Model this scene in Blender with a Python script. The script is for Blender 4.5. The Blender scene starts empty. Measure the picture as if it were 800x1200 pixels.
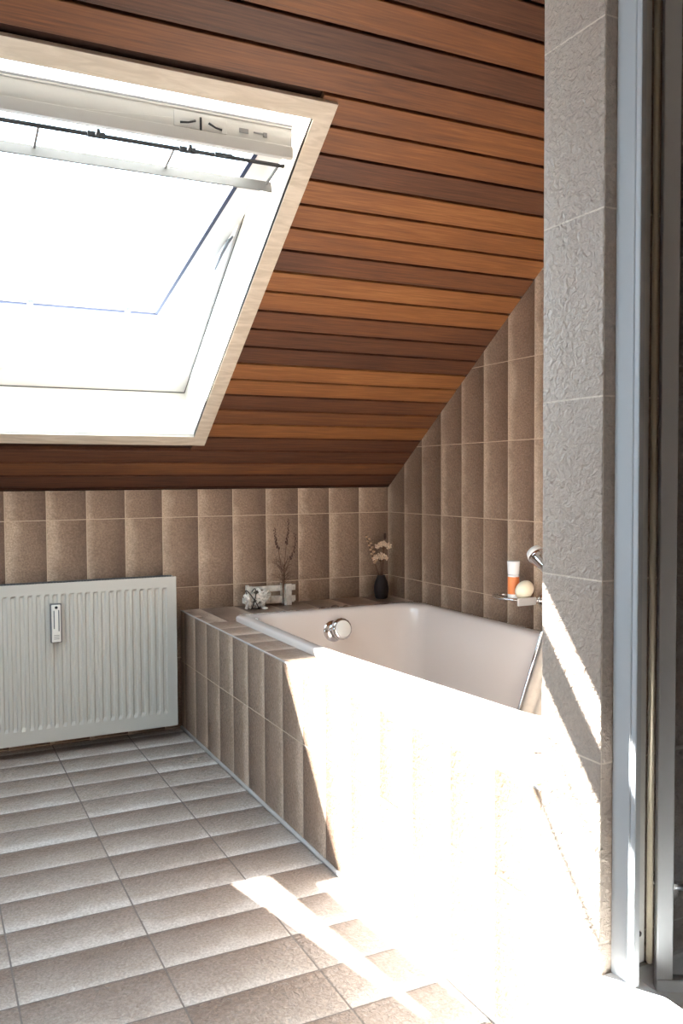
import bpy, bmesh, math, random
from mathutils import Vector, Matrix
random.seed(7)
SC = bpy.context.scene
COL = SC.collection

# ------------------------------------------------------------------ camera
cam_d = bpy.data.cameras.new('camera'); cam = bpy.data.objects.new('camera', cam_d); COL.objects.link(cam)
YAW, PITCH, ROLL, HC = .4554, -.0393, -.0053, 1.0674
F = Vector((math.sin(YAW)*math.cos(PITCH), math.cos(YAW)*math.cos(PITCH), math.sin(PITCH)))
R0 = Vector((math.cos(YAW), -math.sin(YAW), 0)); U0 = R0.cross(F)
RR = R0*math.cos(ROLL) + U0*math.sin(ROLL); UU = U0*math.cos(ROLL) - R0*math.sin(ROLL)
m = Matrix((RR, UU, -F)).transposed().to_4x4(); m.translation = Vector((0, 0, HC))
cam.matrix_world = m
cam_d.sensor_fit = 'VERTICAL'; cam_d.sensor_height = 36; cam_d.sensor_width = 24
cam_d.lens = 1009.6*36/1200; cam_d.clip_start = .02
SC.camera = cam

# ------------------------------------------------------------------ sky, sun, exposure
SUN_STRENGTH, SKY_STRENGTH, EXPOSURE = 108.0, 9.0, 0.04
w = bpy.data.worlds.new('sky'); SC.world = w; w.use_nodes = True
bg = w.node_tree.nodes['Background']
bg.inputs[0].default_value = (.68, .84, 1, 1); bg.inputs[1].default_value = SKY_STRENGTH
sd = bpy.data.lights.new('sun', 'SUN'); sd.energy = SUN_STRENGTH; sd.angle = math.radians(.6); sd.color = (1, .965, .92)
sun = bpy.data.objects.new('sun', sd); COL.objects.link(sun); sun.location = (-1, 5, 5)
sun.rotation_euler = Vector((.50, -.80, -1.0)).to_track_quat('-Z', 'Y').to_euler()
SC.view_settings.view_transform = 'Standard'; SC.view_settings.look = 'None'
SC.view_settings.exposure = EXPOSURE; SC.view_settings.gamma = 1; SC.view_settings.use_curve_mapping = False
SC.cycles.max_bounces = 14; SC.cycles.diffuse_bounces = 6; SC.cycles.transparent_max_bounces = 16
SC.cycles.sample_clamp_indirect = 8

# ------------------------------------------------------------------ materials
class NT:
    def __init__(s, name):
        s.m = bpy.data.materials.new(name); s.m.use_nodes = True; s.t = s.m.node_tree
        s.b = s.t.nodes['Principled BSDF']; s.out = s.t.nodes['Material Output']
    def n(s, typ, **k):
        x = s.t.nodes.new(typ)
        for a, v in k.items(): setattr(x, a, v)
        return x
    def l(s, a, b): s.t.links.new(a, b)
    def val(s, sock, v):
        if hasattr(v, 'is_output') or isinstance(v, bpy.types.NodeSocket): s.l(v, sock)
        else: sock.default_value = v
    def math(s, op, a, b=0.0, c=0.0):
        x = s.n('ShaderNodeMath', operation=op); s.val(x.inputs[0], a); s.val(x.inputs[1], b); s.val(x.inputs[2], c); return x.outputs[0]
    def smooth(s, v, a, b, lo=0.0, hi=1.0):
        x = s.n('ShaderNodeMapRange', interpolation_type='SMOOTHSTEP'); s.val(x.inputs[0], v)
        for i, q in zip((1, 2, 3, 4), (a, b, lo, hi)): x.inputs[i].default_value = q
        return x.outputs[0]
    def mix(s, f, a, b, mode='MIX'):
        x = s.n('ShaderNodeMix', data_type='RGBA', blend_type=mode); s.val(x.inputs[0], f)
        s.val(x.inputs[6], a if not isinstance(a, tuple) else a+(1,)*(4-len(a))); s.val(x.inputs[7], b if not isinstance(b, tuple) else b+(1,)*(4-len(b)))
        return x.outputs[2]
    def noise(s, vec, scale, detail=3.0, rough=.55, dist=0.0):
        x = s.n('ShaderNodeTexNoise'); s.l(vec, x.inputs['Vector']); x.inputs['Scale'].default_value = scale
        x.inputs['Detail'].default_value = detail; x.inputs['Roughness'].default_value = rough; x.inputs['Distortion'].default_value = dist
        return x.outputs[0]
    def bump(s, h, strength, dist, prev=None):
        x = s.n('ShaderNodeBump'); s.l(h, x.inputs['Height']); x.inputs['Strength'].default_value = strength; x.inputs['Distance'].default_value = dist
        if prev is not None: s.l(prev, x.inputs['Normal'])
        return x.outputs[0]

def srgb(r, g, b):
    return tuple(((c/255)/12.92 if c/255 <= .04045 else ((c/255+.055)/1.055)**2.4) for c in (r, g, b))

def plain(name, col, rough=.5, metal=0.0, bump=None, var=.0, **kw):
    n = NT(name); b = n.b
    b.inputs['Roughness'].default_value = rough; b.inputs['Metallic'].default_value = metal
    tc = n.n('ShaderNodeTexCoord')
    if var:
        f = n.noise(tc.outputs['Object'], kw.get('vscale', 30.0), 4)
        n.l(n.mix(n.smooth(f, .3, .7), tuple(c*(1-var) for c in col), tuple(min(1, c*(1+var)) for c in col)), b.inputs['Base Color'])
    else: b.inputs['Base Color'].default_value = col+(1,)
    if bump:
        f = n.noise(tc.outputs['Object'], bump[0], 3); n.l(n.bump(f, bump[1], bump[2]), b.inputs['Normal'])
    if 'coat' in kw: b.inputs['Coat Weight'].default_value = kw['coat']; b.inputs['Coat Roughness'].default_value = .05
    return n.m

W, TL = .1554, .30
def tile(name, light, mid, dark, grout, rough=.45, flip=False, relief=1.5, speck=1.0, gw=.0016):
    """Stone-relief ceramic tile; UV counts tiles, U across the short side. The glaze runs from a light to a dark long edge."""
    n = NT(name); uv = n.n('ShaderNodeUVMap'); uv.uv_map = 'UVMap'
    sp = n.n('ShaderNodeSeparateXYZ'); n.l(uv.outputs[0], sp.inputs[0]); u, v = sp.outputs[0], sp.outputs[1]
    fu, fv = n.math('FRACT', u), n.math('FRACT', v)
    cb = n.n('ShaderNodeCombineXYZ'); n.l(n.math('FLOOR', u), cb.inputs[0]); n.l(n.math('FLOOR', v), cb.inputs[1])
    wn = n.n('ShaderNodeTexWhiteNoise', noise_dimensions='2D'); n.l(cb.outputs[0], wn.inputs[0]); rnd = wn.outputs[0]
    mt = n.n('ShaderNodeCombineXYZ'); n.l(n.math('MULTIPLY', u, W), mt.inputs[0]); n.l(n.math('MULTIPLY', v, TL), mt.inputs[1]); n.l(rnd, mt.inputs[2])
    du = n.math('MULTIPLY', n.math('MINIMUM', fu, n.math('SUBTRACT', 1.0, fu)), W)
    dv = n.math('MULTIPLY', n.math('MINIMUM', fv, n.math('SUBTRACT', 1.0, fv)), TL)
    d = n.math('MINIMUM', du, dv)
    t = n.math('SUBTRACT', 1.0, fu) if flip else fu
    big = n.noise(mt.outputs[0], 9.0, 3)
    fine = n.noise(mt.outputs[0], 150.0, 5, .7)
    g = n.math('ADD', t, n.math('MULTIPLY', n.math('SUBTRACT', big, .5), .55))
    g = n.math('ADD', g, n.math('MULTIPLY', n.math('SUBTRACT', rnd, .5), .22))
    cr = n.n('ShaderNodeValToRGB'); n.l(g, cr.inputs[0]); e = cr.color_ramp.elements
    e[0].position = 0.02; e[0].color = light+(1,); e[1].position = .98; e[1].color = dark+(1,)
    x = e.new(.27); x.color = mid+(1,)
    col = n.mix(n.smooth(fine, .35, .68), n.mix(1.0, cr.outputs[0], tuple(1-(1-c)*speck for c in (.76, .74, .72)), 'MULTIPLY'), n.mix(1.0, cr.outputs[0], (1+.18*speck,)*3, 'MULTIPLY'))
    gm = n.smooth(d, gw*.55, gw*1.25, 1.0, 0.0)
    col = n.mix(gm, col, grout); n.l(col, n.b.inputs['Base Color'])
    rg = n.math('ADD', n.math('MULTIPLY', gm, .35), rough); n.l(rg, n.b.inputs['Roughness'])
    n.b.inputs['Specular IOR Level'].default_value = .5
    body = n.smooth(d, 0.0, .006)
    mid_n = n.noise(mt.outputs[0], 75.0, 4, .6, .6)
    b1 = n.bump(body, .4, .0022)
    b2 = n.bump(mid_n, min(1, .55*relief), .005*max(1, relief*.6), b1)
    b3 = n.bump(fine, .30*relief, .0015, b2)
    n.l(b3, n.b.inputs['Normal'])
    return n.m

M = {}
M['wall_tile'] = tile('wall_tile', srgb(196, 174, 152), srgb(158, 134, 114), srgb(116, 92, 76), srgb(205, 184, 160), .42)
M['panel_tile'] = tile('panel_tile', srgb(196, 176, 158), srgb(158, 136, 118), srgb(120, 98, 84), srgb(204, 188, 170), .36, flip=True, relief=1.1)
M['floor_tile'] = tile('floor_tile', srgb(200, 196, 192), srgb(166, 156, 148), srgb(122, 106, 95), srgb(116, 110, 106), .33, flip=True, relief=1.5, gw=.0022)
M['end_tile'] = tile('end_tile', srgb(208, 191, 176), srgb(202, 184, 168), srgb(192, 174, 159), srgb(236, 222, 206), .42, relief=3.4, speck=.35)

def wood_planks():
    n = NT('cedar_boards'); uv = n.n('ShaderNodeUVMap'); uv.uv_map = 'UVMap'
    at = n.n('ShaderNodeAttribute'); at.attribute_name = 'tone'; tone = at.outputs['Fac']
    mp = n.n('ShaderNodeMapping'); n.l(uv.outputs[0], mp.inputs[0]); mp.inputs['Scale'].default_value = (1.1, 26, 1)
    g1 = n.noise(mp.outputs[0], 2.2, 6, .62, 1.1)
    mp2 = n.n('ShaderNodeMapping'); n.l(uv.outputs[0], mp2.inputs[0]); mp2.inputs['Scale'].default_value = (4, 130, 1)
    g2 = n.noise(mp2.outputs[0], 1.6, 4, .6, .3)
    blotch = n.noise(uv.outputs[0], 2.0, 2)
    t = n.math('ADD', tone, n.math('MULTIPLY', n.math('SUBTRACT', g1, .5), .55))
    t = n.math('ADD', t, n.math('MULTIPLY', n.math('SUBTRACT', g2, .5), .75))
    t = n.math('ADD', t, n.math('MULTIPLY', n.math('SUBTRACT', blotch, .5), .35))
    cr = n.n('ShaderNodeValToRGB'); n.l(t, cr.inputs[0]); e = cr.color_ramp.elements
    e[0].position = 0.0; e[0].color = srgb(62, 38, 29)+(1,); e[1].position = 1.0; e[1].color = srgb(168, 115, 68)+(1,)
    x = e.new(.33); x.color = srgb(98, 62, 43)+(1,); x = e.new(.66); x.color = srgb(132, 84, 49)+(1,)
    n.l(cr.outputs[0], n.b.inputs['Base Color'])
    n.b.inputs['Roughness'].default_value = .5; n.b.inputs['Specular IOR Level'].default_value = .35
    n.l(n.bump(g2, .25, .001), n.b.inputs['Normal'])
    return n.m
M['cedar'] = wood_planks()

def pine(name, a, b, rough=.5):
    n = NT(name); tc = n.n('ShaderNodeTexCoord'); mp = n.n('ShaderNodeMapping'); n.l(tc.outputs['Object'], mp.inputs[0])
    mp.inputs['Scale'].default_value = (1.2, 7, 7)
    g = n.noise(mp.outputs[0], 6, 5, .6, 1.0)
    vo = n.n('ShaderNodeTexVoronoi'); mp2 = n.n('ShaderNodeMapping'); n.l(tc.outputs['Object'], mp2.inputs[0]); mp2.inputs['Scale'].default_value = (3.5, 6, 6)
    n.l(mp2.outputs[0], vo.inputs['Vector']); vo.inputs['Scale'].default_value = 1.6
    k = n.smooth(vo.outputs['Distance'], .035, .075, 1.0, 0.0)
    c = n.mix(n.smooth(g, .3, .72), a, b); c = n.mix(n.math('MULTIPLY', k, .55), c, srgb(120, 86, 60))
    n.l(c, n.b.inputs['Base Color']); n.b.inputs['Roughness'].default_value = rough
    return n.m
M['pine'] = pine('pale_pine', srgb(192, 178, 158), srgb(216, 204, 186))
M['lining'] = pine('whitewashed_pine', srgb(226, 218, 206), srgb(238, 233, 225))
M['frame'] = plain('white_window_lacquer', srgb(236, 234, 230), .35)
M['bar'] = plain('pale_window_bar', srgb(196, 195, 190), .4)
M['dark'] = plain('dark_gasket', srgb(34, 35, 38), .6)
M['rail'] = plain('grey_blind_rail', srgb(128, 127, 126), .5)
M['zinc'] = plain('zinc_metal', srgb(120, 122, 126), .35, .8)
M['enamel'] = plain('bath_enamel', srgb(206, 197, 191), .12, coat=.5)
M['chrome'] = plain('chrome', srgb(226, 226, 228), .08, 1.0)
M['white'] = plain('white_plastic', srgb(236, 235, 230), .3)
M['radiator'] = plain('radiator_paint', srgb(198, 197, 190), .3)
M['grille'] = plain('grille_paint', srgb(98, 99, 100), .5)
M['alu'] = plain('satin_aluminium', srgb(206, 209, 212), .42, .25)
M['plaster'] = plain('plaster', srgb(196, 186, 174), .8, bump=(60, .2, .003))
M['acrylic'] = plain('white_acrylic', srgb(240, 240, 240), .2)
M['silicone'] = plain('grey_silicone', srgb(176, 172, 170), .5)
M['vase'] = plain('dark_vase_glaze', srgb(34, 21, 20), .7, var=.3)
M['stalk'] = plain('dry_stalk', srgb(92, 66, 50), .8, var=.3, vscale=60.0)
M['husk'] = plain('dry_seed', srgb(74, 50, 42), .85, var=.4, vscale=200.0)
M['petal'] = plain('dry_petal', srgb(226, 204, 178), .8, var=.25, vscale=150.0)
M['pod'] = plain('dry_pod', srgb(196, 162, 130), .7, var=.3, vscale=100.0)
M['whitewood'] = plain('whitewashed_wood', srgb(226, 220, 210), .75, bump=(90, .4, .002), var=.18, vscale=40.0)
M['wicker'] = plain('white_wicker', srgb(224, 218, 208), .75, var=.25, vscale=90.0)
M['twine'] = plain('dark_twine', srgb(80, 72, 64), .9)
M['soap'] = plain('cream_soap', srgb(240, 232, 208), .35)
M['orange'] = plain('orange_label', srgb(232, 138, 82), .4)
M['milky'] = plain('milky_plastic', srgb(226, 228, 230), .25)
M['cloth'] = plain('pale_cloth', srgb(190, 178, 164), .9, bump=(220, .3, .002), var=.08)
M['pebble'] = plain('pale_pebble', srgb(222, 216, 206), .6, var=.15, vscale=60.0)
M['shell'] = plain('brown_shell', srgb(104, 78, 66), .5, var=.5, vscale=80.0)
M['scale'] = plain('meter_tube', srgb(120, 130, 134), .2)

def thin_glass(name, tint, refl=1.0):
    n = NT(name); n.t.nodes.remove(n.b)
    tr = n.n('ShaderNodeBsdfTransparent'); tr.inputs[0].default_value = tint+(1,)
    gl = n.n('ShaderNodeBsdfGlossy'); gl.inputs['Roughness'].default_value = .02
    ge = n.n('ShaderNodeNewGeometry'); dp = n.n('ShaderNodeVectorMath', operation='DOT_PRODUCT'); n.l(ge.outputs['Incoming'], dp.inputs[0]); n.l(ge.outputs['Normal'], dp.inputs[1])
    k5 = n.math('POWER', n.math('SUBTRACT', 1.0, n.math('ABSOLUTE', dp.outputs['Value'])), 5.0)
    fr = n.math('ADD', .04, n.math('MULTIPLY', k5, .96))
    mx = n.n('ShaderNodeMixShader'); n.l(n.math('MULTIPLY', fr, refl), mx.inputs[0]); n.l(tr.outputs[0], mx.inputs[1]); n.l(gl.outputs[0], mx.inputs[2])
    n.l(mx.outputs[0], n.out.inputs[0]); return n.m
M['glass'] = thin_glass('window_glass', (.96, .98, .98))
M['clear'] = thin_glass('clear_glass', (.96, .97, .97), .4)
M['shower_glass'] = thin_glass('shower_glass', (.80, .82, .84))

# ------------------------------------------------------------------ mesh helpers
class MB:
    def __init__(s): s.v = []; s.f = []; s.uv = []; s.at = []; s.sm = []
    def face(s, pts, uvs=None, at=0.0, smooth=False):
        i = len(s.v); s.v += [tuple(p) for p in pts]; s.f.append(list(range(i, i+len(pts)))); s.uv.append(uvs or [(0, 0)]*len(pts)); s.at.append(at); s.sm.append(smooth)
    def grid(s, rows, closed=False, uvf=None, smooth=True, flip=False):
        """rows: equal-length lists of points, shared vertices"""
        n = len(rows[0]); i0 = len(s.v)
        for r in rows: s.v += [tuple(p) for p in r]
        for a in range(len(rows)-1):
            for b in range(n if closed else n-1):
                c = (b+1) % n
                q = [i0+a*n+b, i0+a*n+c, i0+(a+1)*n+c, i0+(a+1)*n+b]
                if flip: q.reverse()
                s.f.append(q); s.uv.append([uvf(s.v[k]) if uvf else (0, 0) for k in q]); s.at.append(0.0); s.sm.append(smooth)
        return i0
    def cap(s, i0, n, row, flip=False, smooth=False):
        q = [i0+row*n+k for k in range(n)]
        if flip: q.reverse()
        s.f.append(q); s.uv.append([(0, 0)]*n); s.at.append(0.0); s.sm.append(smooth)
    def hexa(s, c, uvf=None, at=0.0):
        """8 corners: bottom 0-3 ccw, top 4-7"""
        for q in ((3, 2, 1, 0), (4, 5, 6, 7), (0, 1, 5, 4), (1, 2, 6, 5), (2, 3, 7, 6), (3, 0, 4, 7)):
            p = [c[k] for k in q]; s.face(p, uvf(p) if uvf else None, at)
    def box(s, x0, x1, y0, y1, z0, z1, fn=None, uvf=None, at=0.0):
        c = [(x0, y0, z0), (x1, y0, z0), (x1, y1, z0), (x0, y1, z0), (x0, y0, z1), (x1, y0, z1), (x1, y1, z1), (x0, y1, z1)]
        if fn: c = [tuple(fn(*p)) for p in c]
        s.hexa(c, uvf, at)
    def tube(s, pts, rad, n=8, caps=True):
        pts = [Vector(p) for p in pts]
        if not hasattr(rad, '__len__'): rad = [rad]*len(pts)
        rows = []; up = None
        for i, p in enumerate(pts):
            d = (pts[min(i+1, len(pts)-1)] - pts[max(i-1, 0)]).normalized()
            if up is None: up = d.orthogonal().normalized()
            up = (up - d*up.dot(d)).normalized(); sd_ = d.cross(up)
            rows.append([p + (up*math.cos(2*math.pi*k/n) + sd_*math.sin(2*math.pi*k/n))*rad[i] for k in range(n)])
        i0 = s.grid(rows, closed=True)
        if caps: s.cap(i0, n, 0, True); s.cap(i0, n, len(rows)-1)
    def lathe(s, prof, center=(0, 0, 0), axis=(0, 0, 1), n=24, sx=1.0, sy=1.0, ridge=None):
        ax = Vector(axis).normalized(); e1 = Vector((1, 0, 0)) if abs(ax.z) > .9 else ax.cross(Vector((0, 0, 1))).normalized(); e2 = ax.cross(e1); c = Vector(center)
        rows = []
        for r, h in prof:
            row = []
            for k in range(n):
                t = 2*math.pi*k/n; rr = max(r, 1e-5)*(1+(ridge[1]*math.cos(ridge[0]*t) if ridge else 0))
                row.append(c+ax*h+e1*math.cos(t)*rr*sx+e2*math.sin(t)*rr*sy)
            rows.append(row)
        i0 = s.grid(rows, closed=True)
        s.cap(i0, n, 0, True); s.cap(i0, n, len(rows)-1)
    def ball(s, c, r, n=12, m_=8, sc=(1, 1, 1), rot=None):
        rows = []
        for a in range(m_+1):
            ph = -math.pi/2+math.pi*a/m_; row = []
            for k in range(n):
                t = 2*math.pi*k/n; p = Vector((math.cos(ph)*math.cos(t)*sc[0], math.cos(ph)*math.sin(t)*sc[1], math.sin(ph)*sc[2]))*r
                if rot: p = rot @ p
                row.append(Vector(c)+p)
            rows.append(row)
        s.grid(rows, closed=True)

LOC = {}
def link(name, mb, mat, parent=None, origin=None, bevel=0.0, attr=None):
    if parent is not None: off = LOC[parent.name]
    elif origin is not None: off = Vector(origin)
    else:
        xs, ys, zs = zip(*mb.v); off = Vector(((min(xs)+max(xs))/2, (min(ys)+max(ys))/2, min(zs)))
    me = bpy.data.meshes.new(name)
    me.from_pydata([tuple(Vector(p)-off) for p in mb.v], [], mb.f)
    lay = me.uv_layers.new(name='UVMap'); i = 0
    for uvs in mb.uv:
        for q in uvs: lay.data[i].uv = q; i += 1
    if attr:
        a = me.attributes.new(attr, 'FLOAT', 'FACE'); a.data.foreach_set('value', mb.at)
    me.polygons.foreach_set('use_smooth', mb.sm)
    bm = bmesh.new(); bm.from_mesh(me)
    bmesh.ops.remove_doubles(bm, verts=bm.verts, dist=1e-6)
    bmesh.ops.recalc_face_normals(bm, faces=bm.faces); bm.to_mesh(me); bm.free()
    me.materials.append(mat); me.update()
    o = bpy.data.objects.new(name, me); COL.objects.link(o)
    if parent is not None: o.parent = parent; LOC[o.name] = off.copy()
    else: o.location = off; LOC[o.name] = off.copy()
    if bevel:
        b = o.modifiers.new('bevel', 'BEVEL'); b.width = bevel; b.segments = 2; b.limit_method = 'ANGLE'; b.harden_normals = False
    return o
def tag(o, label=None, cat=None, group=None, kind=None):
    for k, v in (('label', label), ('category', cat), ('group', group), ('kind', kind)):
        if v: o[k] = v
    return o
def thing(name, loc, label=None, cat=None, group=None, kind=None):
    o = bpy.data.objects.new(name, None); COL.objects.link(o); o.location = loc; o.empty_display_size = .05; LOC[o.name] = Vector(loc)
    return tag(o, label, cat, group, kind)

# ------------------------------------------------------------------ the room
Y0, XR, XP, SLOPE, ZC = 3.5886, 2.0051, .9905, .6973, 1.0224
YN, YF = 1.0642, 1.2138
HT, HM = .508, .2908
TH = math.atan(SLOPE); CT, ST = math.cos(TH), math.sin(TH)
OY, OZ = 3.277, ZC+SLOPE*(Y0-3.277)
def L(x, s, n): return (x, OY - s*CT + n*ST, OZ + s*ST + n*CT)      # along the roof slope: s up the slope, n outwards
XL, YB, ZF = -1.3, -1.6, 2.45
YFLAT = Y0-(ZF-ZC)/SLOPE
def uv_floor(p): return [((3.2225-q[1])/W, (q[0]-.458)/TL) for q in p]
def uv_far(p): return [((q[0]-1.2284)/W, (q[2]-.9052)/TL) for q in p]
def uv_right(p): return [((3.4344-q[1])/W, (q[2]-.9052)/TL) for q in p]
def uv_panel(p): return [((3.3774-q[1])/W, (q[2]-HM)/TL) for q in p]

b = MB(); b.box(XL-.1, XR+.1, YB-.1, Y0+.1, -.12, 0, uvf=uv_floor)
tag(link('floor', b, M['floor_tile']), kind='structure')
b = MB(); b.box(XL-.1, XR+.1, Y0, Y0+.12, 0, ZC, uvf=uv_far)
tag(link('wall_far', b, M['wall_tile']), kind='structure')
b = MB()
prof = [(YB-.1, 0), (Y0, 0), (Y0, ZC), (YFLAT, ZF), (YB-.1, ZF)]
for x in (XR, XR+.12):
    p = [(x, y, z) for y, z in prof]; b.face(p, uv_right(p))
for i in range(5):
    (ya, za), (yb, zb) = prof[i], prof[(i+1) % 5]
    b.face([(XR, ya, za), (XR, yb, zb), (XR+.12, yb, zb), (XR+.12, ya, za)])
tag(link('wall_right', b, M['wall_tile']), kind='structure')
b = MB()
WY0, WY1, WZ0, WZ1 = .80, 2.15, .50, 1.70                           # unseen window added in the left wall to brighten the partition
b.box(XL-.12, XL, YB-.1, WY0, 0, ZF, uvf=uv_right); b.box(XL-.12, XL, WY0, WY1, 0, WZ0, uvf=uv_right); b.box(XL-.12, XL, WY0, WY1, WZ1, ZF, uvf=uv_right)
lp = [(WY1, 0), (Y0, 0), (Y0, ZC), (YFLAT, ZF), (WY1, ZF)]
for x in (XL-.12, XL):
    p = [(x, y, z) for y, z in lp]; b.face(p, uv_right(p))
for i in range(5):
    (ya, za), (yb, zb) = lp[i], lp[(i+1) % 5]
    b.face([(XL, ya, za), (XL, yb, zb), (XL-.12, yb, zb), (XL-.12, ya, za)])
tag(link('wall_left', b, M['wall_tile']), kind='structure')
w2 = thing('added_window', (XL-.08, (WY0+WY1)/2, WZ0), kind='structure')
b = MB(); fx0, fx1 = XL-.11, XL-.05
b.box(fx0, fx1, WY0, WY1, WZ0, WZ0+.06); b.box(fx0, fx1, WY0, WY1, WZ1-.06, WZ1); b.box(fx0, fx1, WY0, WY0+.06, WZ0+.06, WZ1-.06); b.box(fx0, fx1, WY1-.06, WY1, WZ0+.06, WZ1-.06); b.box(fx0, fx1, (WY0+WY1)/2-.04, (WY0+WY1)/2+.04, WZ0+.06, WZ1-.06)
tag(link('frame', b, M['frame'], w2), kind='structure')
b = MB(); b.box(XL-.084, XL-.08, WY0+.055, WY1-.055, WZ0+.055, WZ1-.055); tag(link('pane', b, M['glass'], w2), kind='structure')
b = MB(); b.box(XL-.1, XR+.1, YB-.12, YB, 0, ZF, uvf=uv_far)
tag(link('wall_back', b, M['wall_tile']), kind='structure')

# sloping ceiling of cedar boards with shadow gaps, opening for the roof window
WX0, WX1, WS = -.06, .965, 1.388
TONES = {1: .52, 2: .22, 3: .46, 4: .58, 5: .55, 6: .28, 7: .70, 8: .66, 9: .64, 10: .36, 11: .72, 12: .66, 13: .36, 14: .24, 15: .20, 16: .74, 17: .68, 18: .30, 19: .44, 20: .66, 21: .24, 22: .22, 23: .45, 24: .15, 25: .15}
b = MB()
for k in range(-5, 26):
    ya, yb = 1.795+.0713*k, 1.795+.0713*(k+1)
    s1, s0 = (OY-max(ya, YFLAT))/CT, (OY-min(yb, Y0+.0))/CT
    if s1-s0 < .004: continue
    tone = TONES.get(k, random.uniform(.2, .7)); off = random.uniform(0, 9)
    spans = [(XL, XR)]
    if s0 < WS+.02 and s1 > -.02: spans = [(XL, WX0-.012), (WX1+.012, XR)]
    for xa, xb in spans:
        ss = [s0+.0035, s0+.0050, s0+.0150, s0+.0160, s1-.0055, s1-.0040]
        nn = [.0030, .0018, .0018, 0, 0, .0020]
        ss = [min(q, s1) for q in ss]
        pts = [(s0+.0035, .020)]+list(zip(ss, nn))+[(s1-.0040, .020)]
        for (sa, na), (sb, nb) in zip(pts, pts[1:]):
            q = [(xa, sa, na), (xb, sa, na), (xb, sb, nb), (xa, sb, nb)]
            b.face([L(*c) for c in q], [(c[0]+off, c[1]+off*.37) for c in q], tone if sa > s0+.0155 else tone-.06)
        b.face([L(xa, *c) for c in pts], None, tone); b.face([L(xb, *c) for c in pts], None, tone)
def slab(xa, xb, sa, sb):
    q = [(xa, sa), (xb, sa), (xb, sb), (xa, sb)]
    b.hexa([L(x, s_, .018) for x, s_ in q]+[L(x, s_, .20) for x, s_ in q], at=.0)
SB, STT = (OY-Y0)/CT, (OY-YFLAT)/CT
slab(XL-.1, WX0-.02, SB-.1, STT+.15); slab(WX1+.02, XR+.1, SB-.1, STT+.15); slab(WX0-.02, WX1+.02, SB-.1, -.02); slab(WX0-.02, WX1+.02, WS+.02, STT+.15)
tag(link('ceiling', b, M['cedar'], attr='tone'), kind='structure')
b = MB(); b.box(XL-.1, XR+.1, YB-.1, YFLAT-.002, ZF, ZF+.12)
tag(link('ceiling_flat', b, M['plaster']), kind='structure')

# tiled partition between bath and shower
b = MB()
def uv_part(p):
    if abs(p[0][0]-p[2][0]) < 1e-5: return [((YF-q[1])/(YF-YN)*.98+.01, (q[2]-1.7977)/TL) for q in p]
    return [((q[0]-.995+.004)/W, (q[2]-1.7977)/TL) for q in p]
b.box(XP, XR, YN, YF-.0005, 0, ZF, uvf=uv_part)
tag(link('wall_partition', b, M['end_tile'], bevel=.0015), kind='structure')

# ------------------------------------------------------------------ roof window
win = thing('window_1', L(.4825, 0, 0), kind='structure')
b = MB(); CW, CP = .055, -.012                                       # pine casing round the opening
def LN(x0, x1, s0, s1, n0, n1, mb): mb.box(x0, x1, s0, s1, n0, n1, fn=L)
b.hexa([L(WX0-CW, -CW, CP), L(WX1+CW, -CW, CP), L(WX1, 0, CP), L(WX0, 0, CP), L(WX0-CW, -CW, .004), L(WX1+CW, -CW, .004), L(WX1, 0, .004), L(WX0, 0, .004)])
b.hexa([L(WX1+CW, WS+CW, CP), L(WX0-CW, WS+CW, CP), L(WX0, WS, CP), L(WX1, WS, CP), L(WX1+CW, WS+CW, .004), L(WX0-CW, WS+CW, .004), L(WX0, WS, .004), L(WX1, WS, .004)])
b.hexa([L(WX1+CW, -CW, CP), L(WX1+CW, WS+CW, CP), L(WX1, WS, CP), L(WX1, 0, CP), L(WX1+CW, -CW, .004), L(WX1+CW, WS+CW, .004), L(WX1, WS, .004), L(WX1, 0, .004)])
b.hexa([L(WX0-CW, WS+CW, CP), L(WX0-CW, -CW, CP), L(WX0, 0, CP), L(WX0, WS, CP), L(WX0-CW, WS+CW, .004), L(WX0-CW, -CW, .004), L(WX0, 0, .004), L(WX0, WS, .004)])
tag(link('casing', b, M['pine'], win, bevel=.0015), kind='structure')
b = MB(); D = .212                                                   # lining boards
LN(WX0-.018, WX1+.018, -.018, 0, -.010, D, b); LN(WX0-.018, WX1+.018, WS, WS+.018, -.010, D, b)
LN(WX0-.018, WX0, 0, WS, -.010, D, b); LN(WX1, WX1+.018, 0, WS, -.010, D, b)
tag(link('lining', b, M['lining'], win), kind='structure')
b = MB()                                                             # fixed frame
LN(WX0-.04, WX1+.04, -.06, .10, D+.001, D+.09, b); LN(WX0-.04, WX1+.04, WS, WS+.06, D+.001, D+.09, b)
LN(WX0-.04, WX0+.010, .10, WS, D+.001, D+.09, b); LN(WX1-.010, WX1+.04, .10, WS, D+.001, D+.09, b)
tag(link('frame', b, M['frame'], win, bevel=.002), kind='structure')
b = MB()
LN(WX0, WX1, -.002, .0015, D-.003, D+.0005, b); LN(WX1-.0015, WX1+.001, 0, WS, D-.003, D+.0005, b); LN(WX0-.001, WX0+.0015, 0, WS, D-.003, D+.0005, b)
tag(link('frame_gap', b, M['dark'], win), kind='structure')

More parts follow.
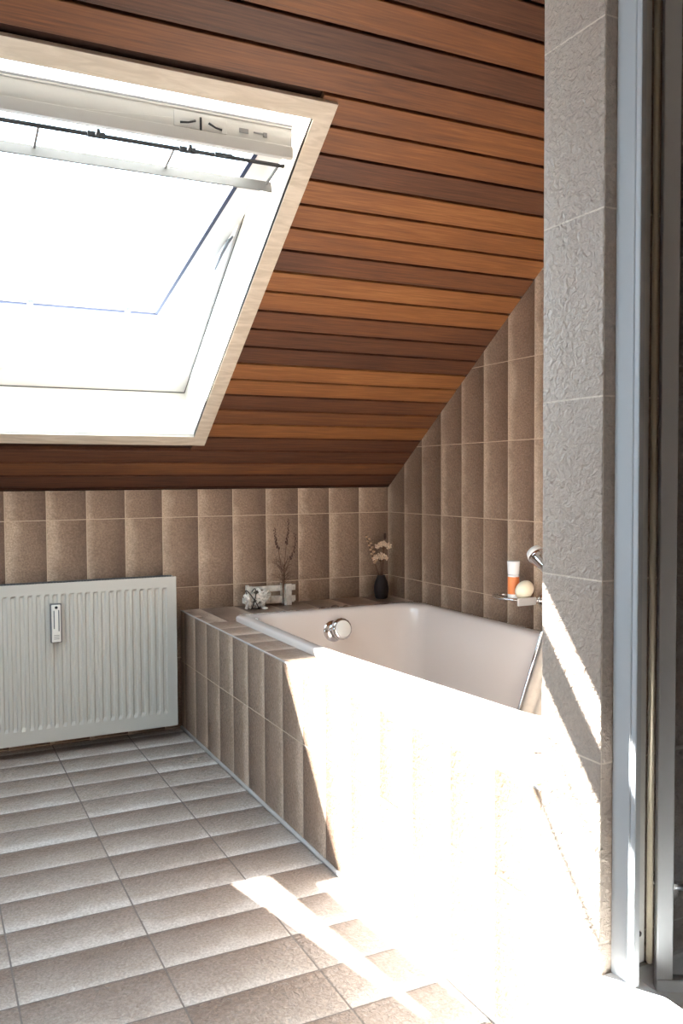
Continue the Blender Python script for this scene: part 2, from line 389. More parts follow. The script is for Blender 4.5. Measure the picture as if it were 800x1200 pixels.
TA = math.radians(22.5); SP, NP = .75, .235
def Q(x, t, mm):                                                     # sash: t up along it, mm outwards
    return L(x, SP + t*math.cos(TA) + mm*math.sin(TA), NP - t*math.sin(TA) + mm*math.cos(TA))
def QN(x0, x1, t0, t1, m0, m1, mb): mb.box(x0, x1, t0, t1, m0, m1, fn=Q)
SX0, SX1, GX0, GX1, GB, GT, SBOT, STOP = -.040, .945, .036, .869, -.655, .562, -.735, .615
sash = MB()
QN(SX0, GX0, SBOT, GT, 0, .055, sash); QN(GX1, SX1, SBOT, GT, 0, .055, sash); QN(GX0, GX1, SBOT, GB, 0, .055, sash); QN(SX0, SX1, GT, STOP, .018, .055, sash)
sash_o = tag(link('sash', sash, M['frame'], win, bevel=.003), kind='structure')
b = MB(); QN(GX0-.004, GX1+.004, GB-.004, GT+.004, .022, .030, b); link('pane', b, M['glass'], sash_o)
b = MB()
g = .012
QN(GX1-g, GX1+.0005, GB, GT, -.001, .004, b); QN(GX0-.0005, GX0+g, GB, GT, -.001, .004, b); QN(GX0, GX1, GB-.0005, GB+g+.003, -.001, .004, b)
link('glazing_bead', b, plain('blue_grey_bead', srgb(30, 40, 70), .6), sash_o)
# ventilation bar: a plate swung down into the room, with latch plate, slots and hooks
def P2(x, t, mm): return Q(x, t, mm)
BT, BM = (.634, .015), (.617, -.066)
dt, dm = BM[0]-BT[0], BM[1]-BT[1]; ln = math.hypot(dt, dm); ut, um = dt/ln, dm/ln; nt, nm = um, -ut   # along the plate, towards the room
if nm > 0: nt, nm = -nt, -nm
def B(x, a, h): return Q(x, BT[0]+ut*a+nt*h, BT[1]+um*a+nm*h)        # a down the plate from its top edge, h towards the room
def BN(x0, x1, a0, a1, h0, h1, mb): mb.box(x0, x1, a0, a1, h0, h1, fn=B)
b = MB(); BN(SX0, SX1-.02, 0, ln, -.012, 0, b); BN(SX0, SX1-.02, ln*.62, ln, 0, .006, b); BN(SX0, SX1-.02, -.004, .004, 0, .004, b)
bar = tag(link('ventilation_bar', b, M['bar'], win, bevel=.0015), kind='structure')
b = MB(); BN(SX0, .925, -.006, -.001, -.004, .005, b); link('top_seal', b, M['zinc'], bar)
b = MB(); BN(.60, .74, ln*.10, ln*.60, 0, .0025, b); link('latch_plate', b, M['bar'], bar, bevel=.0008)
for x0, x1, a0, a1 in ((.615, .655, .48, .36), (.690, .725, .36, .50)):
    b = MB(); b.tube([B(x0, ln*a0, .006), B((x0+x1)/2, ln*(max(a0, a1)-.02), .009), B(x1, ln*a1, .006)], [.003, .0025, .003], 6); link('latch_lever', b, M['dark'], bar)
b = MB(); BN(.667, .672, ln*.22, ln*.60, .002, .006, b); link('latch_slot', b, M['dark'], bar)
b = MB(); BN(.775, .800, ln*.30, ln*.44, 0, .002, b); BN(.815, .85, ln*.34, ln*.38, 0, .0015, b); BN(.842, .852, ln*.32, ln*.46, 0, .003, b); link('catch', b, M['rail'], bar)
b = MB()                                                             # dark gasket channel under the bar
QN(SX0+.005, SX1-.012, .5385, .5485, -.0460, -.0400, b); link('gasket', b, M['dark'], sash_o)
for x in (.42, .655):
    b = MB(); QN(x-.022, x+.022, .5475, .5545, -.054, -.040, b); QN(x-.004, x+.004, .5545, .580, -.056, -.048, b); link('hook', b, M['dark'], sash_o)
b = MB(); QN(.73, .78, .5475, .554, -.052, -.040, b); link('stop_block', b, M['dark'], sash_o)
b = MB(); QN(SX0+.01, SX1-.012, .440, .445, -.066, -.034, b); rail_o = link('blind_rail', b, M['rail'], sash_o, bevel=.002)
for x in (.283, .622, .918):
    b = MB(); QN(x-.003, x+.003, .445, .538, -.044, -.038, b); link('rail_bracket', b, M['rail'], sash_o)
b = MB(); b.tube([Q(.10, -.615, -.004), Q(.845, -.618, -.004)], .0035, 8); link('lower_rod', b, M['rail'], sash_o)
for x in (.385, .745):
    b = MB(); QN(x-.010, x+.010, -.635, -.605, -.010, .002, b); link('rod_clip', b, M['rail'], sash_o, bevel=.002)
b = MB(); b.tube([L(.946, .80, .205), L(.944, .76, .222), L(.942, .70, .235), L(.940, .62, .244)], [.004, .006, .005, .003], 8); link('pivot_hinge', b, M['zinc'], win)

# ------------------------------------------------------------------ bath surround and bath
sur = thing('bath_surround', (XP, 2.4, 0), 'tiled masonry surround boxing in the bathtub with a ledge along the tiled knee wall', 'bath surround')
b = MB(); b.box(XP, XP+.03, YF, Y0-.001, .001, HT, uvf=uv_panel)
link('front_panel', b, M['panel_tile'], sur)
b = MB(); XI, YI = 1.108, 3.215
uvl = lambda p: [((3.3774-q[1])/W, .25+(q[0]-XP)/.24) for q in p]
uvb = lambda p: [((q[0]-1.2284)/W, (Y0+.004-q[1])/.38) for q in p]
uvr = lambda p: [((3.4344-q[1])/W, .3+(q[0]-1.93)/.3) for q in p]
z0 = HT-.012
b.box(XP+.03, XI, YF+.001, YI, z0, HT, uvf=uvl); b.box(XP+.03, XR-.001, YI, Y0-.001, z0, HT, uvf=uvb); b.box(1.935, XR-.001, YF+.001, YI, z0, HT, uvf=uvr); b.box(XI, 1.935, YF+.001, 1.375, z0, HT, uvf=uvl)
link('ledge', b, M['panel_tile'], sur)
b = MB(); b.tube([(XP-.003, YF+.005, .006), (XP-.003, Y0-.005, .006)], .007, 6); link('base_seal', b, M['silicone'], sur)
b = MB(); b.box(XP-.0006, XP+.004, YF+.0005, Y0-.002, HT-.004, HT+.0006); link('edge_trim', b, M['silicone'], sur)

def fillet(poly, rad, n=8):
    out = []
    for i, p in enumerate(poly):
        a, c = Vector(poly[i-1]), Vector(poly[(i+1) % len(poly)]); p = Vector(p)
        d1, d2 = (a-p).normalized(), (c-p).normalized(); ang = d1.angle(d2)
        if math.pi-ang < .02:
            out += [p+d1*rad[i]*.01*(1-2*k/n) for k in range(n+1)]; continue
        tl = min(rad[i]/math.tan(ang/2), .48*min((a-p).length, (c-p).length)); r = tl*math.tan(ang/2)
        cen = p+(d1+d2).normalized()*(r/math.sin(ang/2))
        v1 = p+d1*tl-cen; v2 = p+d2*tl-cen; tot = v1.angle(v2); sgn = 1 if v1.x*v2.y-v1.y*v2.x > 0 else -1
        for k in range(n+1):
            t = sgn*tot*k/n; out.append(cen+Vector((v1.x*math.cos(t)-v1.y*math.sin(t), v1.x*math.sin(t)+v1.y*math.cos(t))))
    return out
OUT = [(1.103, 3.222), (1.103, 2.35), (1.103, 1.37), (1.945, 1.37), (1.945, 3.222)]
INN = [(1.158, 3.165), (1.152, 2.45), (1.255, 1.44), (1.865, 1.44), (1.895, 3.165)]
def ring(base, inset, rad, z):
    pts = []
    n_ = len(base); cx = sum(p[0] for p in base)/n_; cy = sum(p[1] for p in base)/n_
    poly = []
    for i, p in enumerate(base):
        sx = 1 if p[0] < 1.5 else -1; sy = -1 if p[1] > 3 else (1 if p[1] < 1.6 else 0)
        poly.append((p[0]+sx*inset, p[1]+sy*inset*1.15))
    return [(q.x, q.y, z) for q in fillet(poly, rad)]
tub = thing('bathtub', (1.52, 2.3, HT), 'built-in off-white bathtub with glossy enamel set into the tiled surround', 'bathtub')
b = MB()
ro = [.03, 3, .03, .03, .03]; ri = [.10, 2.0, .16, .16, .11]
rows = [ring(OUT, 0, ro, HT+.001), ring(OUT, 0, ro, .524), ring(OUT, .003, ro, .5295), ring(OUT, .009, ro, .532), ring(INN, -.016, ri, .532), ring(INN, -.007, ri, .530), ring(INN, -.001, ri, .524), ring(INN, .004, ri, .512),
        ring(INN, .020, ri, .44), ring(INN, .042, ri, .34), ring(INN, .062, ri, .25), ring(INN, .085, ri, .18), ring(INN, .12, ri, .145), ring(INN, .17, ri, .13), ring(INN, .26, [.04, 1, .04, .04, .04], .125)]
i0 = b.grid(rows, closed=True, smooth=True); b.cap(i0, len(rows[0]), len(rows)-1)
shell = link('shell', b, M['enamel'], tub)
kc = Vector((1.522, 3.138, .452)); kd = Vector((.05, -1, .22)).normalized()
b = MB(); b.lathe([(.0, -.02), (.043, -.02), (.045, .004), (.041, .012), (.0, .012)], kc+Vector((-.022, .012, -.008)), kd, 28); ovf = link('overflow_rosette', b, M['chrome'], tub)
b = MB(); b.lathe([(.0, 0), (.041, 0), (.044, .008), (.044, .030), (.040, .036), (.034, .038), (.0, .038)], kc, kd, 32, ridge=(16, .018)); kn = link('overflow_knob', b, M['chrome'], tub)
b = MB(); b.lathe([(.0, .036), (.034, .036), (.034, .041), (.030, .044), (.0, .045)], kc, kd, 28); link('knob_cap', b, M['white'], kn)

# ------------------------------------------------------------------ radiator
RX0, RX1, RY, RZ0, RZ1 = -.30, .938, 3.462, .052, .668
rad = thing('radiator', ((RX0+RX1)/2, RY+.03, RZ0), 'white ribbed panel radiator hung low on the tiled knee wall', 'radiator')
b = MB(); xs = [(RX0, 0)]; x = RX0+.020; P_ = .0305
while x+P_ < RX1-.012:
    xs += [(x, 0), (x+.0055, 1), (x+.0150, 1), (x+.0205, 0)]; x += P_
xs += [(RX1, 0)]
zs = [(RZ0, 0), (RZ0+.052, 0), (RZ0+.068, 1), (RZ1-.050, 1), (RZ1-.042, 0), (RZ1-.012, 0)]
rows = [[(xx, RY+.007*dx*dz, zz) for xx, dx in xs] for zz, dz in zs]
b.grid(rows, smooth=False)
b.box(RX0, RX1, RY+.0065, RY+.02, RZ0, RZ1-.012)
link('front_panel', b, M['radiator'], rad)
b = MB(); b.box(RX0, RX1, RY+.058, RY+.068, RZ0, RZ1-.015)
for k in range(30):
    xx = RX0+.02+k*.0405; b.box(xx, xx+.012, RY+.02, RY+.058, RZ0+.03, RZ1-.03)
link('convector', b, M['radiator'], rad)
for xx in (RX0-.001, RX1-.003):
    b = MB(); b.box(xx, xx+.004, RY-.001, RY+.07, RZ0+.004, RZ1-.002); link('side_cover', b, M['radiator'], rad, bevel=.0012)
b = MB()
b.box(RX0, RX1, RY-.001, RY+.004, RZ1-.0115, RZ1, ); b.box(RX0, RX1, RY+.064, RY+.070, RZ1-.012, RZ1)
xx = RX0+.004
while xx < RX1-.01: b.box(xx, xx+.004, RY+.004, RY+.064, RZ1-.008, RZ1-.004); xx += .0115
link('top_grille', b, M['grille'], rad)
b = MB(); b.box(RX0, RX1, RY-.0015, RY+.001, RZ1-.0125, RZ1+.0005); link('top_lip', b, M['radiator'], rad)
for xx in (RX0+.2, RX1-.2):
    b = MB(); b.box(xx-.02, xx+.02, RY+.068, Y0-.001, RZ0+.08, RZ1-.08); link('wall_bracket', b, M['radiator'], rad)
# heat meter on the front
hx, hz = .462, .515
b = MB(); b.box(hx-.021, hx+.021, RY-.020, RY, hz-.075, hz+.075)
hm = link('heat_meter', b, M['zinc'], rad, bevel=.002)
b = MB(); b.box(hx-.0175, hx+.0165, RY-.027, RY-.019, hz-.072, hz+.072); link('meter_cover', b, M['white'], hm, bevel=.003)
b = MB(); b.box(hx-.0105, hx-.0065, RY-.0285, RY-.026, hz-.02, hz+.05); b.box(hx+.007, hx+.011, RY-.0285, RY-.026, hz-.03, hz+.052); link('meter_tube', b, M['scale'], hm)
b = MB()
for k in range(3): b.box(hx-.010, hx+.011, RY-.0280, RY-.0265, hz-.046-.007*k, hz-.0445-.007*k)
link('meter_scale', b, M['grille'], hm)
b = MB(); b.lathe([(0, 0), (.0055, 0), (.0055, .003), (0, .003)], (hx, RY-.0265, hz+.062), (0, -1, 0), 12); link('screw', b, M['dark'], hm)

# ------------------------------------------------------------------ shower: tray, frame, door
tray = thing('shower_tray', (1.5, .53, 0), 'white shower tray with a broad raised rim beside the tiled partition', 'shower tray')
b = MB()
TX0, TX1, TY0, TY1, TZ = .972, XR-.002, .10, YN-.002, .245
def rect(x0, x1, y0, y1, z): return [(x0, y0, z), (x1, y0, z), (x1, y1, z), (x0, y1, z)]
rows = [rect(TX0+.006, TX1, TY0, TY1, 0), rect(TX0, TX1, TY0, TY1, .15), rect(TX0, TX1, TY0, TY1, TZ-.006), rect(TX0+.006, TX1-.004, TY0+.006, TY1-.001, TZ), rect(TX0+.068, TX1-.06, TY0+.07, TY1-.010, TZ), rect(TX0+.072, TX1-.065, TY0+.075, TY1-.013, TZ-.006), rect(TX0+.095, TX1-.1, TY0+.1, TY1-.03, .075), rect(TX0+.16, TX1-.12, TY0+.13, TY1-.08, .06)]
i0 = b.grid(rows, closed=True, smooth=False); b.cap(i0, 4, len(rows)-1); b.cap(i0, 4, 0, True)
link('basin', b, M['acrylic'], tray)
b = MB(); b.lathe([(0, 0), (.045, 0), (.045, .003), (.03, .006), (0, .006)], (1.55, .55, .06), (0, 0, 1), 24); link('drain', b, M['chrome'], tray)

door = thing('shower_door', (1.06, 1.03, TZ), 'aluminium framed glass shower door standing on the white tray', 'shower door')
ZT = 2.08
def prof_extrude(pts, z0, z1, name, mat, parent, smooth=False):
    mb = MB(); rows = [[(x, y, z0) for x, y in pts], [(x, y, z1) for x, y in pts]]
    i = mb.grid(rows, closed=True, smooth=smooth); mb.cap(i, len(pts), 0, True); mb.cap(i, len(pts), 1)
    return link(name, mb, mat, parent)
prof_extrude([(1.015, YN-.001), (1.015, 1.0250), (1.0165, 1.0235), (1.024, 1.0235), (1.026, 1.0250), (1.026, YN-.001)], TZ, ZT, 'wall_profile', M['alu'], door)
prof_extrude([(1.0190, 1.0234), (1.0185, 1.0215), (1.0150, 1.0215), (1.0138, 1.0200), (1.0138, 1.0120), (1.0150, 1.0105), (1.0240, 1.0105), (1.0255, 1.0120), (1.0255, 1.0234)], TZ, ZT, 'adjusting_rib', M['alu'], door)
ch = prof_extrude([(1.0262, YN-.001), (1.0262, 1.049), (1.074, 1.049), (1.074, YN-.001)], TZ+.010, ZT, 'channel', plain('dark_anodised', srgb(222, 222, 220), .4, .15), door)
b = MB(); b.lathe([(0, 0), (.0045, 0), (.0045, .002), (0, .003)], (1.062, 1.0488, TZ+.06), (0, -1, 0), 12); link('screw', b, M['zinc'], ch)
b = MB(); b.tube([(1.0795, 1.043, TZ+.010), (1.0795, 1.043, ZT)], .0052, 12); link('hinge_tube', b, plain('bronze_tube', srgb(206, 194, 172), .35, .3), door)
# opened leaf, hinged at the tube and swung into the shower
HX, HY, dirx, diry = 1.0865, 1.037, .86, -.51
def LF(a, c, z): return (HX+dirx*a+.51*c, HY+diry*a+.86*c, z)        # a along the leaf, c through its thickness
leaf = MB(); leaf.box(0, .027, -.009, .009, TZ-.014, ZT-.01, fn=LF); leaf.box(.611, .638, -.009, .009, TZ+.004, ZT-.01, fn=LF)
leaf_o = link('door_leaf', leaf, M['alu'], door, bevel=.002)
b = MB(); b.box(.0, .638, -.0105, .0105, TZ-.034, TZ-.013, fn=LF); link('bottom_rail', b, M['alu'], leaf_o, bevel=.002)
b = MB(); b.box(.0, .638, -.010, .010, ZT-.03, ZT, fn=LF); link('top_rail', b, M['alu'], leaf_o)
b = MB(); b.box(.026, .612, -.002, .002, TZ-.014, ZT-.03, fn=LF); link('glass_panel', b, M['shower_glass'], leaf_o)
gb = thing('grab_bar', (1.35, YN, .36), 'chrome grab bar on the brown tiles behind the shower glass', 'grab bar')
b = MB(); b.tube([(1.118, YN, .381), (1.118, 1.048, .381), (1.128, 1.040, .378), (1.15, 1.036, .372), (1.215, 1.036, .352), (1.225, 1.048, .35), (1.225, YN, .35)], .0085, 12); link('tube', b, M['chrome'], gb)
b = MB(); b.lathe([(0, 0), (.016, 0), (.014, .006), (0, .006)], (1.118, YN-.0005, .381), (0, -1, 0), 16); link('flange', b, M['chrome'], gb)
b = MB(); b.lathe([(0, 0), (.016, 0), (.014, .006), (0, .006)], (1.225, YN-.0005, .35), (0, -1, 0), 16); link('flange', b, M['chrome'], gb)

# ------------------------------------------------------------------ things on the ledge
# dark vase with dried flowers
vx, vy = 1.915, 3.495
b = MB(); b.lathe([(0, 0), (.024, 0), (.028, .004), (.0335, .03), (.034, .05), (.030, .075), (.021, .096), (.0175, .104), (.019, .108), (.016, .108), (.0145, .100), (.018, .08), (.0, .06)], (vx, vy, HT+.001), (0, 0, 1), 32, ridge=(12, .03))
tag(link('vase', b, M['vase']), 'small dark ribbed vase in the far corner of the tiled ledge', 'vase')
zt = HT+.095
def umbel(name, base, top, r, label):
    t = thing(name, base, label, 'dried flower', 'dried flowers in the dark vase')
    base, top = Vector(base), Vector(top); b = MB()
    midp = (base+top)/2+Vector((.004, 0, 0)); b.tube([base, midp, top], [.0022, .0018, .0018], 6)
    for k in range(14):
        a = k*2.399; rr = r*math.sqrt((k+.5)/14)*.85; e = top+Vector((math.cos(a)*rr, math.sin(a)*rr*.7, .010-rr*.15)); b.tube([top-Vector((0, 0, .02)), e], .0007, 4, False)
    link('stem', b, M['stalk'], t)
    b = MB(); rnd = random.Random(hash(name) % 99 if False else len(label))
    for k in range(110):
        a = k*2.399; rr = r*math.sqrt((k+.5)/110); e = top+Vector((math.cos(a)*rr, math.sin(a)*rr*.75, .016-rr*.55+rnd.uniform(-.008, .010)))
        b.ball(e, rnd.uniform(.0030, .0052), 6, 4)
    link('flower_head', b, M['petal'], t)
umbel('dried_flower', (vx-.004, vy, zt), (vx-.013, vy-.016, HT+.192), .036, 'pale dried flower head, the lower one in the dark vase')
umbel('dried_flower', (vx+.004, vy+.002, zt), (vx+.010, vy-.004, HT+.246), .040, 'pale dried flower head, the higher one in the dark vase')
sp = thing('dried_seed_stem', (vx-.008, vy, zt), 'dried stem strung with small pods leaning out of the dark vase', 'dried stem')
pa, pb = Vector((vx-.006, vy, zt)), Vector((vx-.082, vy-.005, HT+.300))
b = MB(); b.tube([pa, pa.lerp(pb, .4)+Vector((-.004, 0, 0)), pb], [.0022, .0018, .001], 6); link('stem', b, M['stalk'], sp)
for k in range(13):
    b = MB(); p = pa.lerp(pb, .36+.055*k*.88); b.ball(p+Vector((.011 if k % 2 else -.002, 0, .002)), .0080-.0002*k, 8, 6, (1.15, .8, .8)); link('pod', b, M['pod'], sp)
bd = thing('dried_bud', (vx+.006, vy+.004, zt), 'thin dark dried bud standing above the pale flowers in the dark vase', 'dried bud')
b = MB(); b.tube([(vx+.005, vy+.005, zt), (vx+.02, vy+.01, HT+.24), (vx+.026, vy+.012, HT+.275)], .0012, 5); link('stem', b, M['stalk'], bd)
b = MB(); b.ball((vx+.027, vy+.012, HT+.288), .009, 8, 6, (.8, .7, 1.7)); link('bud', b, M['husk'], bd)

# whitewashed crate
cr_ = thing('wooden_crate', (1.375, 3.535, HT), 'small whitewashed slatted wooden crate against the tiles on the ledge', 'crate')
cx0, cx1, cy0, cy1 = 1.262, 1.488, 3.505, 3.572
for (y_, zz) in ((cy0, HT+.018), (cy0, HT+.066), (cy1-.006, HT+.012)):
    b = MB(); b.box(cx0, cx1, y_, y_+.006, zz, zz+.025); link('slat', b, M['whitewood'], cr_, bevel=.001)
for xx in (cx0+.012, cx1-.05):
    for y_ in (cy0+.006, cy1-.018):
        b = MB(); b.box(xx, xx+.014, y_, y_+.012, HT+.001, HT+.092); link('post', b, M['whitewood'], cr_, bevel=.001)
b = MB(); b.box(cx1-.047, cx1-.021, cy0-.006, cy0, HT+.001, HT+.095); link('end_board', b, M['whitewood'], cr_, bevel=.001)
b = MB(); b.box(cx0+.004, cx1-.004, cy0+.007, cy1-.007, HT+.012, HT+.017); link('base', b, M['whitewood'], cr_)
# wicker bundle bound with twine
hc = Vector((1.306, 3.472, HT+.046)); rot = Matrix.Rotation(-.15, 3, 'Y')
wk = thing('wicker_heart', (hc.x, hc.y, HT), 'whitewashed wicker heart tied with dark twine, leaning on the wooden crate', 'wicker heart')
b = MB(); R_ = (.049, .022, .040)
def ell(t, p): return hc+rot @ Vector((R_[0]*math.cos(p)*math.cos(t), R_[1]*math.cos(p)*math.sin(t), R_[2]*math.sin(p)))
for k in range(11):
    ax = Vector((math.cos(k*1.9)*.7, math.sin(k*1.3)*.3, math.sin(k*2.7))).normalized(); e1 = ax.orthogonal().normalized(); e2 = ax.cross(e1); ptsr = []
    for q in range(25):
        t = 2*math.pi*q/24; d = e1*math.cos(t)+e2*math.sin(t); ptsr.append(hc+rot @ Vector((d.x*R_[0], d.y*R_[1], d.z*R_[2])))
    b.tube(ptsr, .0062, 6)
for q in range(3): b.tube([hc+rot @ Vector((-.03-.02*q, -.012, .03)), hc+rot @ Vector((-.055, -.016, .0)), hc+rot @ Vector((-.03-.02*q, -.010, -.032))], .008, 6)
link('weave', b, M['wicker'], wk)
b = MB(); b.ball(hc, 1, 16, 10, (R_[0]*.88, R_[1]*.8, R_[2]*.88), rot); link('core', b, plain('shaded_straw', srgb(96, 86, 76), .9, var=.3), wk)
b = MB()
for sgn in (-1, 1):
    b.tube([hc+rot @ Vector((-.035+sgn*.022*math.sin(t)*.9, -.032*math.cos(t), .044*math.sin(t))) for t in [2*math.pi*q/20 for q in range(21)]], .0022, 6)
link('twine', b, M['twine'], wk)

# glass tube vase with dried stalks
gx, gy = 1.388, 3.405
b = MB(); b.lathe([(0, 0), (.017, 0), (.018, .003), (.0175, .02), (.0135, .06), (.0125, .105), (.0135, .108), (.0115, .108), (.0105, .06), (.0145, .02), (0, .012)], (gx, gy, HT+.001), (0, 0, 1), 24)
tag(link('glass_vase', b, M['clear']), 'slim clear glass vase standing in front of the white crate', 'glass vase')
def spike(label, dx, dy, h, bare, lean):
    t = thing('dried_stalk', (gx, gy, HT+.02), label, 'dried stalk', 'dried stalks in the glass vase')
    p0 = Vector((gx, gy, HT+.018)); p1 = Vector((gx+dx*.15, gy+dy*.2, HT+.16)); p2 = Vector((gx+dx*.6, gy+dy*.6, HT+bare)); p3 = Vector((gx+dx, gy+dy, HT+h))
    b = MB(); b.tube([p0, p1, p2, p2.lerp(p3, .5)+Vector((lean, 0, 0)), p3], [.0018, .0016, .0014, .0011, .0006], 6); link('stem', b, M['stalk'], t)
    b = MB(); r_ = random.Random(int(h*1000))
    for k in range(20):
        f = k/19; p = p2.lerp(p3, f)+Vector((lean*4*f*(1-f), 0, 0)); a = k*2.4
        b.ball(p+Vector((math.cos(a)*.004, math.sin(a)*.004, 0)), .0044*(1-.45*f)*r_.uniform(.7, 1.2), 6, 4, (.8, .8, 1.35))
    link('seed_head', b, M['husk'], t)
spike('dried stalk with a long dark seed head, tallest in the clear glass vase', .030, .01, .385, .28, .004)
spike('straight dried seed stalk bending toward the radiator from the clear glass vase', -.036, .0, .348, .262, -.005)
spike('curved dried seed stalk bending toward the far corner from the clear glass vase', .055, .0, .322, .215, .012)
tw = thing('dried_twigs', (gx, gy, HT+.02), 'wispy dried twig spray fanning out of the clear glass vase', 'dried twigs')
b = MB(); r_ = random.Random(5)
b.tube([(gx+.002, gy, HT+.016), (gx+.003, gy+.002, HT+.12), (gx+.006, gy+.002, HT+.19)], [.0035, .0040, .0025], 6); link('stem', b, M['stalk'], tw)
b = MB()
for k in range(46):
    z_ = HT+.105+.085*r_.random(); a = r_.uniform(0, 6.28); ln_ = r_.uniform(.03, .085); s_ = -1 if k % 2 else 1
    p0 = Vector((gx+.004, gy+.002, z_)); d = Vector((s_*r_.uniform(.35, 1), .35*math.sin(a), r_.uniform(.25, 1.1))).normalized()
    p1 = p0+d*ln_*.6; p2 = p1+Vector((d.x, d.y, d.z-.45))*ln_*.4
    b.tube([p0, p1, p2], [.0009, .0007, .0004], 4, False)
    b.tube([p1, p1+Vector((d.x*.2, 0, .8))*ln_*.35], [.0006, .0004], 4, False)
link('twig', b, M['stalk'], tw); tw.children[-1]['kind'] = 'stuff'

# pebble and shells
def pebble(name, p, r, sc_, mat, label, cat, grp=None):
    b = MB(); rr = random.Random(int(p[0]*997)); b.ball((p[0], p[1], HT+.0012+r*sc_[2]), r, 14, 9, sc_, Matrix.Rotation(rr.uniform(0, 3), 3, 'Z')); tag(link(name, b, mat), label, cat, grp)
pebble('pebble', (1.312, 3.425), .016, (1.2, .8, .42), M['pebble'], 'flat white pebble on the ledge below the wicker heart', 'pebble')
def shell_(p, r, label):
    b = MB(); prof = [(0, 0), (r, .0), (r*1.02, r*.10), (r*.85, r*.38), (r*.5, r*.6), (0, r*.68)]
    b.lathe(prof, (p[0], p[1], HT+.001), (0, 0, 1), 26, 1.2, .85, ridge=(13, .05)); tag(link('sea_shell', b, M['shell']), label, 'shell', 'shells on the tiled ledge')
shell_((1.535, 3.325), .014, 'small brown shell on the ledge nearest the glass vase')
shell_((1.605, 3.345), .016, 'brown ribbed shell, largest of those on the ledge behind the bath knob')
shell_((1.650, 3.330), .012, 'small brown shell on the ledge nearest the dark vase')

# ------------------------------------------------------------------ soap dish, bottle, soap, hand shower
DZ = .622; dx_, dy_ = 1.925, 2.535
sdh = thing('soap_dish', (XR, 2.50, DZ), 'clear glass soap dish in a chrome holder on the tiled gable wall', 'soap dish')
b = MB(); b.lathe([(0, .0), (.9, .0), (1.0, .18), (1.03, .20), (.98, .20), (.88, .06), (0, .05)], (dx_, dy_, DZ), (0, 0, 1), 36, .050, .076)
bm_ = []
for i, p in enumerate(b.v): b.v[i] = (p[0], p[1], DZ+(p[2]-DZ)*.09)
link('dish', b, M['clear'], sdh)
b = MB(); b.lathe([(0, 0), (.022, 0), (.022, .006), (.012, .010), (.010, .022), (0, .022)], (XR-.001, 2.455, DZ+.004), (-1, 0, 0), 20)
b.tube([(XR-.02, 2.455, DZ+.004), (1.975, 2.455, DZ+.004)], .008, 10); 
b.tube([(dx_+.0535*math.cos(t), dy_+.080*math.sin(t), DZ+.009) for t in [2*math.pi*k/36 for k in range(37)]], .0035, 8)
link('holder', b, M['chrome'], sdh)
b = MB(); b.box(1.886, 1.966, 2.440, 2.447, DZ-.010, DZ+.018); link('clamp', b, plain('brushed_chrome', srgb(222, 224, 226), .3, .6), sdh, bevel=.002)
bt = thing('shampoo_bottle', (1.938, 2.535, DZ+.006), 'small milky bottle with an orange label standing on the glass soap dish', 'bottle')
bx_, by_, bz_ = 1.938, 2.535, DZ+.0065
b = MB(); b.lathe([(0, 0), (.019, 0), (.0208, .003), (.0208, .080), (.019, .086), (0, .086)], (bx_, by_, bz_), (0, 0, 1), 24); link('body', b, M['milky'], bt)
b = MB(); b.lathe([(.0211, .014), (.0214, .015), (.0214, .076), (.0211, .077)], (bx_, by_, bz_), (0, 0, 1), 24); link('label_band', b, M['orange'], bt)
b = MB(); b.lathe([(0, .086), (.021, .086), (.0235, .132), (.0225, .134), (0, .134)], (bx_, by_, bz_), (0, 0, 1), 24); link('cap', b, M['milky'], bt)
b = MB(); b.ball((1.940, 2.474, DZ+.041), .033, 20, 14, (1.18, .8, .98), Matrix.Rotation(-.6, 3, 'Y'))
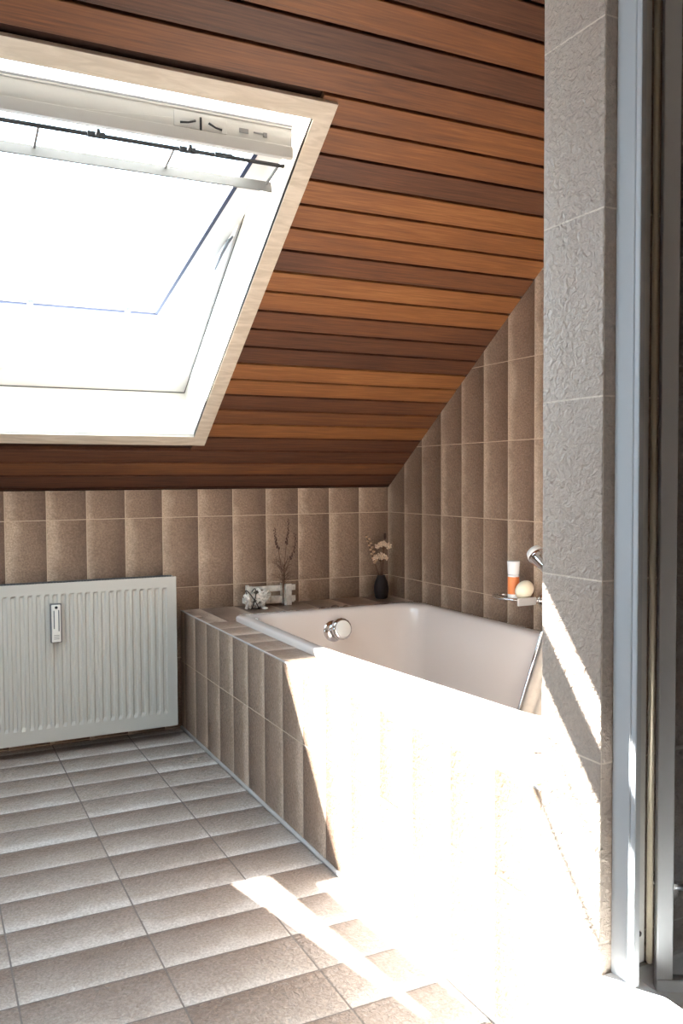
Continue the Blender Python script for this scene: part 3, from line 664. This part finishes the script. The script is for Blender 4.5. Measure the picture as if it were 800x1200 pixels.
tag(link('soap_bar', b, M['soap']), 'cream rounded bar of soap on the glass soap dish', 'soap')

hs = thing('hand_shower', (XR, 2.30, .70), 'chrome hand shower with a white spray face on its wall hook', 'hand shower')
ha, hb_ = Vector((1.905, 2.362, .798)), Vector((1.925, 2.165, .633)); ax = (ha-hb_).normalized()
b = MB(); b.lathe([(0, 0), (.011, 0), (.012, .03), (.013, .12), (.020, .19), (.029, .235), (.033, .250), (.033, .258), (0, .258)], hb_, ax, 24); hh = link('handle', b, M['chrome'], hs)
b = MB(); b.lathe([(0, .256), (.0325, .256), (.0325, .264), (.027, .280), (.014, .288), (0, .289)], hb_, ax, 24); link('spray_face', b, M['white'], hs)
b = MB(); b.tube([(XR-.001, 2.25, .69), (1.95, 2.25, .69), (1.925, 2.24, .682)], [.014, .011, .016], 12); link('wall_hook', b, M['chrome'], hs)
b = MB(); b.tube([(1.926, 2.185, .63), (1.93, 2.15, .60), (1.94, 2.17, .57), (1.936, 2.22, .560), (1.915, 2.285, .566), (1.880, 2.303, .540), (1.835, 2.306, .415), (1.785, 2.311, .27), (1.75, 2.28, .18), (1.70, 2.2, .14)], .0062, 10)
tag(link('shower_hose', b, M['chrome']), 'chrome shower hose dropping over the bath rim beside the pale cloth', 'hose')
# pale cloth over the far rim, inside the bath
b = MB(); NR, NC = 22, 46; rows = []
for i in range(NR):
    f = i/(NR-1); row = []
    for k in range(NC):
        g_ = k/(NC-1); y = 2.280-.60*g_-.0*f
        wv = .010*math.sin(g_*26+f*1.2)*min(1, f*1.6)
        if f < .18: q = f/.18; p = (1.958-.075*q, y+.012*(1-q), .5385+.002*math.sin(q*3.14))
        else: q = (f-.18)/.82; p = (1.883-.105*q-.012+abs(wv)*-1, y, .532-.29*q)
        row.append(p)
    rows.append(row)
b.grid(rows)
cl = tag(link('cloth', b, M['cloth']), 'pale folded cloth hanging over the bath rim, half hidden by the partition', 'cloth')
so = cl.modifiers.new('solid', 'SOLIDIFY'); so.thickness = .003; so.offset = 1
